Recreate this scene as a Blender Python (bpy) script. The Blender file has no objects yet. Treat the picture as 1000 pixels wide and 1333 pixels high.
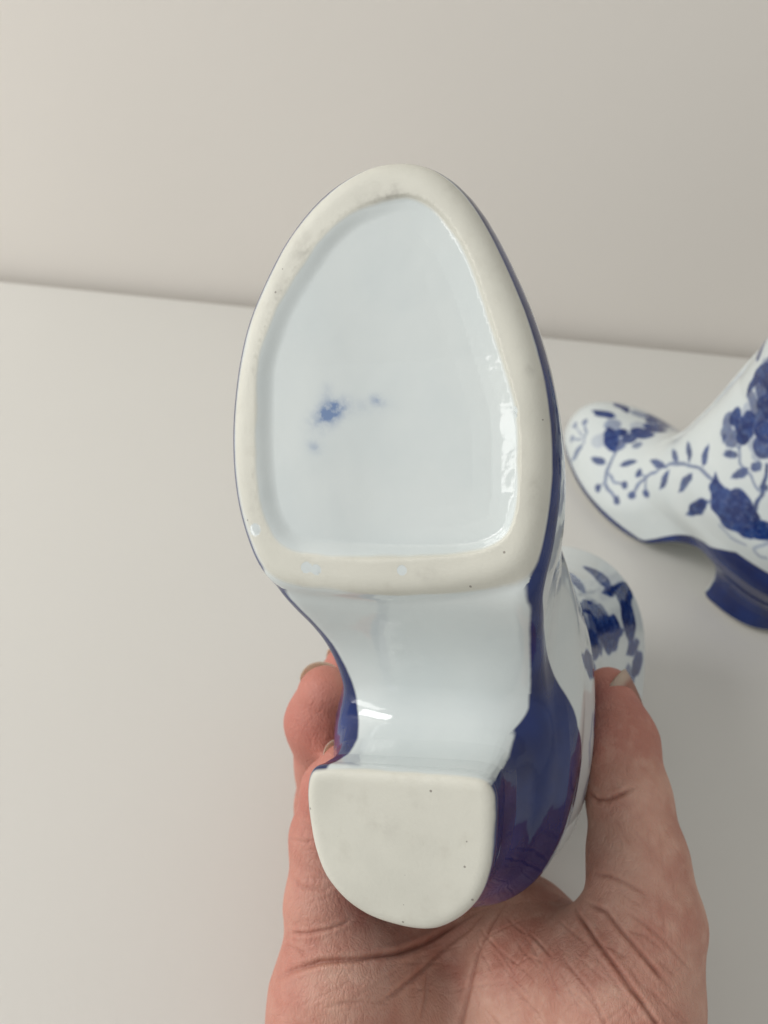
import bpy, math, random
import numpy as np
from mathutils import Matrix, Vector, noise

S = bpy.context.scene
C = S.collection
R = math.radians
CM = 0.01

# ------------------------------------------------------------------ camera
CAM_H = 0.275
PITCH, ROLL = R(46), R(4)
cp, sp, cr, sr = math.cos(PITCH), math.sin(PITCH), math.cos(ROLL), math.sin(ROLL)
right, up, back = Vector((1, 0, 0)), Vector((0, sp, cp)), Vector((0, -cp, sp))
cx = right * cr + up * sr
cy = up * cr - right * sr
CAM = Matrix(((cx.x, cy.x, back.x, 0), (cx.y, cy.y, back.y, 0), (cx.z, cy.z, back.z, CAM_H), (0, 0, 0, 1)))
cam_data = bpy.data.cameras.new("camera")
cam = bpy.data.objects.new("camera", cam_data)
C.objects.link(cam)
cam.matrix_world = CAM
cam_data.sensor_width = 36.0
cam_data.lens = 27.0
cam_data.clip_start = 0.005
cam_data.clip_end = 50
cam_data.dof.use_dof = True
cam_data.dof.focus_distance = 0.155
cam_data.dof.aperture_fstop = 17.0
S.camera = cam

# ------------------------------------------------------------------ light
world = bpy.data.worlds.new("World")
S.world = world
world.use_nodes = True
wbg = world.node_tree.nodes["Background"]
wbg.inputs[0].default_value = (1.0, 0.99, 0.965, 1)
wbg.inputs[1].default_value = 0.53


def window_lamp(name, loc, target, sx, sy, watts, col):
    d = bpy.data.lights.new(name, 'AREA')
    d.shape = 'RECTANGLE'
    d.size, d.size_y, d.energy, d.color = sx, sy, watts, col
    o = bpy.data.objects.new(name, d)
    C.objects.link(o)
    o.location = loc
    o.rotation_euler = (Vector(target) - Vector(loc)).to_track_quat('-Z', 'Y').to_euler()
    return o


window_lamp("window_light", (-1.25, 0.16, 0.90), (0, 0.15, 0.12), 0.5, 0.75, 11.5, (1.0, 0.985, 0.965))
window_lamp("side_window_light", (-2.2, -0.62, 0.66), (0, 0.15, 0.1), 0.42, 1.6, 9.5, (1.0, 0.985, 0.965))

S.view_settings.view_transform = 'Standard'
S.view_settings.look = 'None'
S.view_settings.exposure = 0.08
S.view_settings.gamma = 1.0
S.render.engine = 'CYCLES'
S.cycles.max_bounces = 8


# ------------------------------------------------------------------ node helpers
class NT:
    def __init__(self, name):
        self.m = bpy.data.materials.new(name)
        self.m.use_nodes = True
        self.t = self.m.node_tree
        self.b = self.t.nodes["Principled BSDF"]

    def n(self, kind, **kw):
        nd = self.t.nodes.new(kind)
        for k, v in kw.items():
            setattr(nd, k, v)
        return nd

    def link(self, a, b):
        self.t.links.new(a, b)

    def put(self, sock, v):
        if isinstance(v, (int, float, tuple)):
            sock.default_value = v
        else:
            self.link(v, sock)

    def math(self, op, a, b=None, c=None, clamp=False):
        nd = self.n('ShaderNodeMath', operation=op, use_clamp=clamp)
        self.put(nd.inputs[0], a)
        if b is not None:
            self.put(nd.inputs[1], b)
        if c is not None:
            self.put(nd.inputs[2], c)
        return nd.outputs[0]

    def ramp(self, v, lo, hi, a=0.0, b=1.0):
        nd = self.n('ShaderNodeMapRange')
        nd.interpolation_type = 'SMOOTHSTEP'
        self.put(nd.inputs['Value'], v)
        nd.inputs['From Min'].default_value = lo
        nd.inputs['From Max'].default_value = hi
        nd.inputs['To Min'].default_value = a
        nd.inputs['To Max'].default_value = b
        return nd.outputs[0]

    def mix(self, f, a, b):
        nd = self.n('ShaderNodeMix', data_type='RGBA')
        self.put(nd.inputs[0], f)
        self.put(nd.inputs[6], a)
        self.put(nd.inputs[7], b)
        return nd.outputs[2]

    def attr(self, name):
        return self.n('ShaderNodeAttribute', attribute_name=name).outputs['Fac']

    def noise(self, scale, detail=3.0, rough=0.5, vec=None):
        nd = self.n('ShaderNodeTexNoise')
        nd.inputs['Scale'].default_value = scale
        nd.inputs['Detail'].default_value = detail
        nd.inputs['Roughness'].default_value = rough
        self.link(vec if vec is not None else self.obj(), nd.inputs['Vector'])
        return nd.outputs['Fac']

    def voro(self, scale, feature='F1', rnd=1.0):
        nd = self.n('ShaderNodeTexVoronoi', feature=feature)
        nd.inputs['Scale'].default_value = scale
        nd.inputs['Randomness'].default_value = rnd
        self.link(self.obj(), nd.inputs['Vector'])
        return nd

    def obj(self):
        if not hasattr(self, '_o'):
            self._o = self.n('ShaderNodeTexCoord').outputs['Object']
        return self._o

    def bump(self, h, strength, dist):
        nd = self.n('ShaderNodeBump')
        nd.inputs['Strength'].default_value = strength
        nd.inputs['Distance'].default_value = dist
        self.link(h, nd.inputs['Height'])
        self.link(nd.outputs[0], self.b.inputs['Normal'])
        return nd


# ------------------------------------------------------------------ implicit surfaces
def smin(a, b, k):
    h = np.clip(0.5 + 0.5 * (b - a) / k, 0, 1)
    return b + (a - b) * h - k * h * (1 - h)


def smax(a, b, k):
    return -smin(-a, -b, k)


def poly_sd(x, y, P):
    """signed distance to a closed polygon, negative inside"""
    d = np.full(x.shape, 1e9, np.float32)
    inside = np.zeros(x.shape, bool)
    n = len(P)
    for i in range(n):
        ax, ay = P[i]
        bx, by = P[(i + 1) % n]
        ex, ey = bx - ax, by - ay
        wx, wy = x - ax, y - ay
        t = np.clip((wx * ex + wy * ey) / (ex * ex + ey * ey), 0, 1)
        d = np.minimum(d, (wx - ex * t) ** 2 + (wy - ey * t) ** 2)
        c = (ay > y) != (by > y)
        inside ^= c & (x < ax + ex * (y - ay) / (ey if ey else 1e-9))
    return np.where(inside, -1, 1) * np.sqrt(d)


def chaikin(P, n=2):
    P = np.array(P, float)
    for _ in range(n):
        Q = np.roll(P, -1, 0)
        P = np.stack([0.75 * P + 0.25 * Q, 0.25 * P + 0.75 * Q], 1).reshape(-1, 2)
    return P


def curve1(xs, ys):
    """smooth table lookup through (xs, ys)"""
    g = np.linspace(xs[0] - 1, xs[-1] + 1, 600)
    v = np.interp(g, xs, ys)
    k = np.exp(-0.5 * (np.arange(-30, 31) * (g[1] - g[0]) / 0.22) ** 2)
    k /= k.sum()
    v = np.convolve(np.pad(v, 30, mode='edge'), k, 'valid')
    return lambda q: np.interp(q, g, v)


def surface_nets(f, lo, h):
    """f: 3-D samples; returns vertices and quads of the zero level"""
    s = f < 0
    nx, ny, nz = f.shape
    c = [s[i:nx - 1 + i, j:ny - 1 + j, k:nz - 1 + k] for i in (0, 1) for j in (0, 1) for k in (0, 1)]
    cnt = sum(a.astype(np.int8) for a in c)
    act = np.argwhere((cnt > 0) & (cnt < 8))
    idx = np.full((nx - 1, ny - 1, nz - 1), -1, np.int32)
    idx[tuple(act.T)] = np.arange(len(act))
    corner = np.array([(i, j, k) for i in (0, 1) for j in (0, 1) for k in (0, 1)])
    val = np.stack([f[tuple((act + o).T)] for o in corner], 1)
    acc = np.zeros((len(act), 3))
    num = np.zeros(len(act))
    for a in range(8):
        for b in range(a + 1, 8):
            if np.abs(corner[a] - corner[b]).sum() != 1:
                continue
            m = (val[:, a] < 0) != (val[:, b] < 0)
            t = val[:, a] / np.where(m, val[:, a] - val[:, b], 1)
            p = corner[a] + t[:, None] * (corner[b] - corner[a])
            acc[m] += p[m]
            num[m] += 1
    V = lo + (act + acc / num[:, None]) * h
    quads = []
    for ax in range(3):
        sl0 = [slice(None)] * 3
        sl1 = [slice(None)] * 3
        sl0[ax], sl1[ax] = slice(0, -1), slice(1, None)
        a, b = s[tuple(sl0)], s[tuple(sl1)]
        e = np.argwhere(a != b)
        u, w = (ax + 1) % 3, (ax + 2) % 3
        dims = np.array(idx.shape)
        e = e[(e[:, u] > 0) & (e[:, w] > 0) & (e[:, u] < dims[u]) & (e[:, w] < dims[w]) & (e[:, ax] < dims[ax])]
        du, dw = np.zeros(3, int), np.zeros(3, int)
        du[u], dw[w] = 1, 1
        q = np.stack([idx[tuple((e - du - dw).T)], idx[tuple((e - dw).T)], idx[tuple(e.T)], idx[tuple((e - du).T)]], 1)
        flip = ~a[tuple(e.T)]
        q[flip] = q[flip][:, ::-1]
        quads.append(q)
    return V, np.concatenate(quads)


def subdivide(V, Q):
    E = np.concatenate([Q[:, [i, (i + 1) % 4]] for i in range(4)])
    E = np.sort(E, 1)
    key = E[:, 0].astype(np.int64) * len(V) + E[:, 1]
    uk, inv = np.unique(key, return_inverse=True)
    mid = 0.5 * (V[uk // len(V)] + V[uk % len(V)])
    cen = V[Q].mean(1)
    n0, n1, nq = len(V), len(uk), len(Q)
    m = (inv.reshape(4, nq).T + n0)
    c = np.arange(nq) + n0 + n1
    W = np.concatenate([V, mid, cen])
    NQ = np.concatenate([np.stack([Q[:, i], m[:, i], c, m[:, (i + 3) % 4]], 1) for i in range(4)])
    return W, NQ


def gradient(F, V, e=0.01):
    g = np.stack([F(V + d) - F(V - d) for d in np.eye(3) * e], 1) / (2 * e)
    return g


def settle(F, V, n=2, cap=0.08):
    """pull vertices onto F = 0, return normals"""
    for _ in range(n):
        g = gradient(F, V)
        f = F(V)
        V = V - g * np.clip(f / np.maximum((g * g).sum(1), 0.05), -cap, cap)[:, None]
    g = gradient(F, V)
    return V, g / np.maximum(np.linalg.norm(g, axis=1), 1e-6)[:, None]


def solid(F, lo, hi, h, levels=1, slab=40):
    lo, hi = np.array(lo, float), np.array(hi, float)
    n = np.ceil((hi - lo) / h).astype(int) + 1
    ax = [lo[i] + h * np.arange(n[i]) for i in range(3)]
    f = np.empty(n, np.float32)
    for k in range(0, n[2], slab):
        z = ax[2][k:k + slab]
        X, Y, Z = np.meshgrid(ax[0], ax[1], z, indexing='ij')
        f[:, :, k:k + slab] = F(np.stack([X, Y, Z], -1).reshape(-1, 3)).reshape(X.shape)
    V, Q = surface_nets(f, lo, h)
    V, N = settle(F, V, 2)
    for _ in range(levels):
        V, Q = subdivide(V, Q)
        V, N = settle(F, V, 1)
    return V, Q, N


def mesh_from(name, V, Q, N=None, attrs=None, mat=None):
    used, inv = np.unique(Q, return_inverse=True)
    Q = inv.reshape(Q.shape)
    me = bpy.data.meshes.new(name)
    me.vertices.add(len(used))
    me.vertices.foreach_set('co', (V[used] * CM).astype(np.float32).ravel())
    k = Q.shape[1]
    me.loops.add(Q.size)
    me.loops.foreach_set('vertex_index', Q.ravel().astype(np.int32))
    me.polygons.add(len(Q))
    me.polygons.foreach_set('loop_start', np.arange(0, Q.size, k, dtype=np.int32))
    me.update(calc_edges=True)
    me.validate()
    me.polygons.foreach_set('use_smooth', np.ones(len(me.polygons), bool))
    for an, av in (attrs or {}).items():
        a = me.attributes.new(an, 'FLOAT', 'POINT')
        a.data.foreach_set('value', av[used].astype(np.float32))
    if N is not None:
        me.normals_split_custom_set_from_vertices(N[used].tolist())
    if mat:
        me.materials.append(mat)
    return me


def add(name, me, parent=None, **props):
    o = bpy.data.objects.new(name, me)
    C.objects.link(o)
    if parent:
        o.parent = parent
    for k, v in props.items():
        o[k] = v
    return o


# ------------------------------------------------------------------ the setting: table and wall
def plaster(name, col, rough, bscale):
    m = NT(name)
    big = m.noise(3.0, 2)
    c = m.mix(m.ramp(big, 0.3, 0.7), col, tuple(v * 0.965 for v in col[:3]) + (1,))
    m.link(c, m.b.inputs['Base Color'])
    m.b.inputs['Roughness'].default_value = rough
    m.b.inputs['Specular IOR Level'].default_value = 0.35
    m.bump(m.noise(bscale, 4), 0.12, 0.0006)
    return m.m


table_mat = plaster("white_laminate", (0.65, 0.64, 0.603, 1), 0.42, 260)
wall_mat = plaster("wall_paint", (0.785, 0.75, 0.70, 1), 0.7, 160)


A, B = Vector((-0.2676, 0.4562, 0)), Vector((0.2321, 0.4265, 0))    # two points of the table's back edge
along = (B - A).normalized()
out = Vector((-along.y, along.x, 0))


def strip(name, prof, mat, l0, l1, **props):
    """a profile (distance beyond the edge, height) swept along the table's back edge"""
    me = bpy.data.meshes.new(name)
    v = [A + along * l + out * d + Vector((0, 0, z)) for l in (l0, l1) for d, z in prof]
    n = len(prof)
    f = [(i, (i + 1) % n, n + (i + 1) % n, n + i) for i in range(n)] + [tuple(range(n)), tuple(range(2 * n - 1, n - 1, -1))]
    me.from_pydata([tuple(p) for p in v], [], f)
    import bmesh
    bm = bmesh.new()
    bm.from_mesh(me)
    bmesh.ops.recalc_face_normals(bm, faces=bm.faces)
    bm.to_mesh(me)
    bm.free()
    me.materials.append(mat)
    return add(name, me, **props)


lip = [(-0.003 + 0.003 * math.sin(a), -0.003 + 0.003 * math.cos(a)) for a in [R(15 * k) for k in range(7)]]
strip("table", [(-1.3, 0)] + lip + [(0, -0.03), (-1.3, -0.03)], table_mat, -1.3, 1.9,
      label="plain white tabletop under the boots with its back edge against the wall", category="table")
strip("wall", [(0.009, -0.5), (0.009, 1.6), (0.12, 1.6), (0.12, -0.5)], wall_mat, -1.6, 2.2, kind="structure")

# ------------------------------------------------------------------ the porcelain boots (local cm: x right, y toe, z up, sole on z = 0)
SOLE = chaikin([(0.08, 6.76), (0.69, 6.72), (1.49, 6.39), (2.2, 5.73), (2.75, 4.93), (3.15, 4.2), (3.4, 3.36), (3.55, 2.38),
                (3.6, 1.48), (3.53, 0.47), (3.31, -0.39), (2.93, -1.23), (2.46, -1.57), (1.82, -1.69), (0.69, -1.72),
                (-0.53, -1.64), (-1.55, -1.49), (-2.24, -1.3), (-2.65, -1.0), (-2.85, -0.27), (-2.95, 0.6), (-2.95, 1.27),
                (-2.87, 2.09), (-2.74, 2.84), (-2.49, 3.71), (-2.13, 4.6), (-1.68, 5.48), (-1.19, 6.16), (-0.61, 6.58)])
SOLE = SOLE + np.stack([0.2 * np.clip(SOLE[:, 0] / 2.4, 0, 1), 0.2 * np.clip((SOLE[:, 1] - 4.5) / 2.2, 0, 1)], 1)
PANEL = chaikin([(3.05, 3.0), (3.11, 1.85), (3.06, 0.69), (2.93, -0.08), (2.62, -0.62), (2.24, -0.87), (1.82, -0.97), (0.69, -0.99),
                 (-0.53, -0.93), (-1.55, -0.82), (-2.04, -0.62), (-2.3, -0.34), (-2.42, 0.27), (-2.44, 1.29), (-2.39, 1.97),
                 (-2.27, 2.4), (-2.07, 3.1), (-1.83, 3.88), (-1.6, 4.59), (-1.26, 5.26), (-0.83, 5.81), (-0.38, 6.08), (0.08, 6.12),
                 (0.69, 6.02), (1.17, 5.71), (1.73, 5.11), (2.24, 4.49), (2.62, 3.83)])
PANEL = PANEL + (0.14 * np.clip(PANEL[:, 0] - 0.5, 0, 1) * np.clip((PANEL[:, 1] - 2.5) / 1.5, 0, 1))[:, None] + np.stack([0.1 * np.clip(PANEL[:, 0] / 2.4, 0, 1), 0.1 * np.clip((PANEL[:, 1] - 4.5) / 1.6, 0, 1)], 1)
HEEL = chaikin([(1.76, -5.25), (1.88, -5.6), (1.89, -6.15), (1.75, -6.74), (1.49, -7.29), (1.07, -7.75), (0.56, -8.02), (-0.06, -8.1),
                (-0.61, -8.05), (-1.04, -7.86), (-1.46, -7.54), (-1.77, -7.13), (-1.97, -6.53), (-2.03, -5.8), (-2.02, -5.3),
                (-1.85, -5.02), (-1.45, -4.95), (-0.39, -5.01), (0.73, -5.08), (1.5, -5.14)])
HEEL = HEEL + np.stack([0.1 * np.clip(HEEL[:, 0], 0, 1) * np.clip(-6.3 - HEEL[:, 1], 0, 1) + 0.17 * np.clip(HEEL[:, 0] / 1.4, 0, 1), 0.3 * np.clip((HEEL[:, 1] + 5.6) / 2.4, -1, 0)], 1)
PLAN = chaikin([(0.1, 6.8), (1.5, 6.4), (2.75, 4.95), (3.45, 3.36), (3.65, 1.5), (3.4, -0.3), (2.65, -1.8), (2.12, -3.4), (1.8, -5),
                (1.72, -6.6), (1.2, -7.8), (0, -8.2), (-1.3, -7.8), (-1.95, -6.6), (-2.2, -5), (-2.35, -3.4), (-2.6, -1.8),
                (-2.95, -0.3), (-3.05, 1.3), (-2.8, 2.84), (-2.15, 4.6), (-1.2, 6.2)])
PLAN = PLAN + np.stack([0.16 * np.clip(PLAN[:, 0] / 2.2, 0, 1) * np.clip((PLAN[:, 1] + 2.5) / 1.5, 0, 1), 0.2 * np.clip((PLAN[:, 1] - 4.5) / 2.2, 0, 1)], 1)
underside = curve1([-10, -5.2, -4.6, -3.9, -3.1, -2.4, -1.9, -1.5, 8], [3.05, 3.05, 2.95, 2.55, 1.9, 1.1, 0.5, 0.25, 0.25])
vamp = curve1([-10, -3.5, -2, -1, 0, 1, 2.5, 4.5, 7], [6, 6, 5.7, 5.0, 4.3, 3.8, 3.45, 3.2, 2.4])
ZS = [2.4, 4, 5.5, 7.5, 10, 11.3, 13, 16]
shaft_front = curve1(ZS, [1.5, 0.7, -0.15, -0.85, -1.5, -1.75, -1.9, -0.9])
shaft_back = curve1(ZS, [-8.2, -8.9, -9.3, -9.4, -9.5, -9.6, -9.9, -10.6])
shaft_half = curve1(ZS, [2.1, 2.8, 3.0, 2.9, 2.95, 3.15, 3.6, 4.4])
shaft_mid = curve1(ZS, [-0.1, -0.3, -0.4, -0.22, 0, 0, 0, 0])


def v_c(y, yf, yb):
    return (y - 0.5 * (yf + yb)) / (0.5 * (yb - yf)) * -1


def boot_F(P):
    x, y, z = P[:, 0], P[:, 1], P[:, 2]
    low = z < 4.5
    dS = np.full(x.shape, 3.0)
    dI, dH, dP = dS.copy(), dS.copy(), dS.copy()
    a = low & (y > -4)
    b = low & (y < -3.5)
    dS[a] = poly_sd(x[a], y[a], SOLE)
    a2 = a & (z < 1.2)
    dI[a2] = poly_sd(x[a2], y[a2], PANEL)
    dH[b] = poly_sd(x[b], y[b], HEEL)
    c = z < 8
    dP[c] = poly_sd(x[c], y[c], PLAN)
    sole = smax(dS, -z, 0.45)
    sole = smax(sole, z - 1.0, 0.3)
    hv = vamp(y) - 0.13 * (x - 0.15) ** 2
    foot = smax(dP - 0.12 * np.sin(np.clip(z, 0, 3) * 1.1), z - hv, 1.7)
    ub = underside(y)
    foot = smax(foot, ub - z, 0.45)
    heel = smax(dH + np.interp(z, [0, 0.6, 1.2, 1.8, 2.4, 3.4], [0, 0.09, 0.11, 0.02, -0.18, -0.6]), 0.08 * (-5 - y) - z, 0.34)
    heel = smax(heel, z - 3.4, 0.3)
    yf, yb, hb = shaft_front(z), shaft_back(z), shaft_half(z)
    la = 0.5 * (yf - yb)
    ex = 2.2 + 0.7 * np.clip(-v_c(y, yf, yb), 0, 1) * np.clip((9 - z) / 3, 0, 1) + 0.9 * np.clip((z - 10) / 3, 0, 1)
    u, v = (x - 0.05 - shaft_mid(z)) / hb, (y - 0.5 * (yf + yb)) / la
    tube = (np.power(np.abs(u) ** ex + np.abs(v) ** ex + 1e-9, 1 / ex) - 1) * np.minimum(hb, la)
    shaft = smax(tube, 2.5 - z, 1.6)
    f = smin(foot, heel, 0.75)
    f = smin(f, shaft, 1.3)
    for s in (-1, 1):                                # raised beads either side of the front opening
        bead = np.hypot(x - s * 0.45, y - yf + 0.03) - 0.2
        bead = smax(bead, 4.3 - z, 0.2)
        curl = np.hypot(np.hypot(x - s * 0.62, z - 4.15) - 0.22, y - 0.55) - 0.15
        bead = np.minimum(bead, curl)
        f = smin(f, bead, 0.18)
    f = smin(f, sole, 0.22)
    soft = np.interp(x, [-1.2, 2.0], [0.24, 0.45])                 # the well: steep on one side, sloping on the other
    t = np.clip(-dI / soft, 0, 1)
    deep = np.interp(y, [-1, 3, 6], [0.46, 0.40, 0.16]) * (1 - 0.62 / (1 + np.exp(-(x - 1.2) * 2.2)))
    bevel = np.interp(-dI, [0, 0.06, 0.12, 0.42, 0.6, 1.0], [0, 0.22, 0.29, 0.365, 0.40, 0.42]) * deep / 0.42
    mixr = np.clip((1.6 - x) / 2.6, 0, 1)
    mixr = mixr * mixr * (3 - 2 * mixr) * np.clip((y + 0.75) / 1.1, 0, 1)
    well = np.where((dI < 0) & (z < 1.2), mixr * bevel + (1 - mixr) * deep * t * t * (3 - 2 * t), -0.6 * np.clip(dI, 0, 1))
    f = smax(f, well - z, 0.015)
    f = smax(f, z - (15.6 + 0.35 * np.cos((y + 5) * 0.9)), 0.25)
    f = smax(f, -smax(tube + 0.4, 4.5 - z, 1.0), 0.25)
    return f


def boot_fields(V, N):
    x, y, z = V.T
    dS, dI = poly_sd(x, y, SOLE), poly_sd(x, y, PANEL)
    zl = np.where(y > -3.4, 0.27 - 0.18 * np.clip(x / 1.5, 0, 1), 0.13 + 0.08 * (-5 - y))
    bare = zl - z
    bare = np.where((dI < 0.0) & (y > -3.4), np.minimum(bare, dI + 0.1), bare)
    for gx, gy, gr in GLINTS:
        bare = bare - 0.7 * np.exp(-((x - gx) ** 2 + (y - gy) ** 2) / gr ** 2) * (z < 0.4)
    grime = np.zeros(len(V))
    for gx, gy, rx, ry, am in ((0.3, 6.2, 0.45, 0.1, 0.8), (0.0, 6.35, 0.12, 0.16, 0.6), (2.0, 5.35, 0.2, 0.3, 0.6), (2.55, 4.5, 0.12, 0.3, 0.5), (-2.6, 2.6, 0.08, 0.2, 0.5),
                               (-2.65, 0.4, 0.1, 0.25, 0.5), (-0.6, -1.2, 0.2, 0.1, 0.6), (0.3, -6.2, 0.3, 0.25, 0.35), (-0.5, -5.7, 0.15, 0.1, 0.4), (3.2, 0.2, 0.06, 0.3, 0.4)):
        grime += am * np.exp(-((x - gx) / rx) ** 2 - ((y - gy) / ry) ** 2) * (z < 0.5)
    ub = underside(y)
    wall_side = (N[:, 2] + 0.85) * 0.35
    edge = np.where((dI > 0.2) & (dS > -0.42), 0.24 - np.abs(z - 0.47 + 0.17 * np.clip(x / 1.5, 0, 1)), -1.0)
    arch = np.minimum(np.interp(y, [-4.5, -3, -1.5], [0.82, 0.66, 0.46]) - (z - ub), 1.0)
    arch = np.where(z < 0.3, -1, arch)
    up_ = np.interp(y, [-9, -6, -4.6, -3.9], [4.7, 4.6, 3.6, 3.1])
    heel = np.minimum(np.minimum(up_ - z, np.maximum((0.68 - N[:, 1]) * 0.4, poly_sd(x, y, PLAN) + 0.32)), wall_side + 0.15 + 2 * np.clip(-5.35 - y, 0, 1))
    nx = np.abs(N[:, 0])
    arch = np.minimum(arch, poly_sd(x, y, PLAN) + np.where(x > 0, 0.17, 0.1))
    heel = np.minimum(heel, poly_sd(x, y, PLAN) + 0.12 + np.where(x > 0, 0.25, 0.8) * np.clip(-4.2 - y, 0, 4) ** 1.6 + 2 * np.clip(-5.5 - y, 0, 1))
    w = np.clip((y + 2.0) / 0.9, 0, 1)
    w = w * w * (3 - 2 * w)
    arch = w * edge + (1 - w) * arch
    blue = np.where(y > -3.9, arch, np.where(y < -5.6, heel, np.maximum(heel, arch)))
    smudge = np.zeros(len(V))
    for sx, sy, rx, ry, an, amp in SMUDGES:
        ca, sa = math.cos(an), math.sin(an)
        u, w = (x - sx) * ca + (y - sy) * sa, -(x - sx) * sa + (y - sy) * ca
        smudge += amp * np.exp(-(u / rx) ** 2 - (w / ry) ** 2)
    smudge *= (z < 0.8)
    return dict(bare=bare, blue=blue, smudge=smudge, grime=grime), dI


GLINTS = [(1.92, -1.13, 0.08), (1.70, -1.17, 0.07), (-0.14, -1.13, 0.10), (-2.33, 1.88, 0.05), (3.1, -0.37, 0.08)]     # drops of glaze on the bare rim
SMUDGES = [(1.48, 2.08, 0.27, 0.18, R(155), 1.15), (1.62, 1.9, 0.36, 0.24, R(150), 0.3), (0.52, 2.26, 0.15, 0.09, 0.4, 0.45),
           (0.8, 2.15, 0.5, 0.16, 0.0, 0.13), (1.85, 1.33, 0.16, 0.11, 0.3, 0.35), (1.6, 2.45, 0.12, 0.2, 0.3, 0.2)]


def cone_sd(P, a, b, ra, rb):
    """round cone"""
    ba = b - a
    pa = P - a
    t = np.clip(pa @ ba / (ba @ ba), 0, 1)
    return np.linalg.norm(pa - t[:, None] * ba, axis=1) - (ra + (rb - ra) * t)


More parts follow.
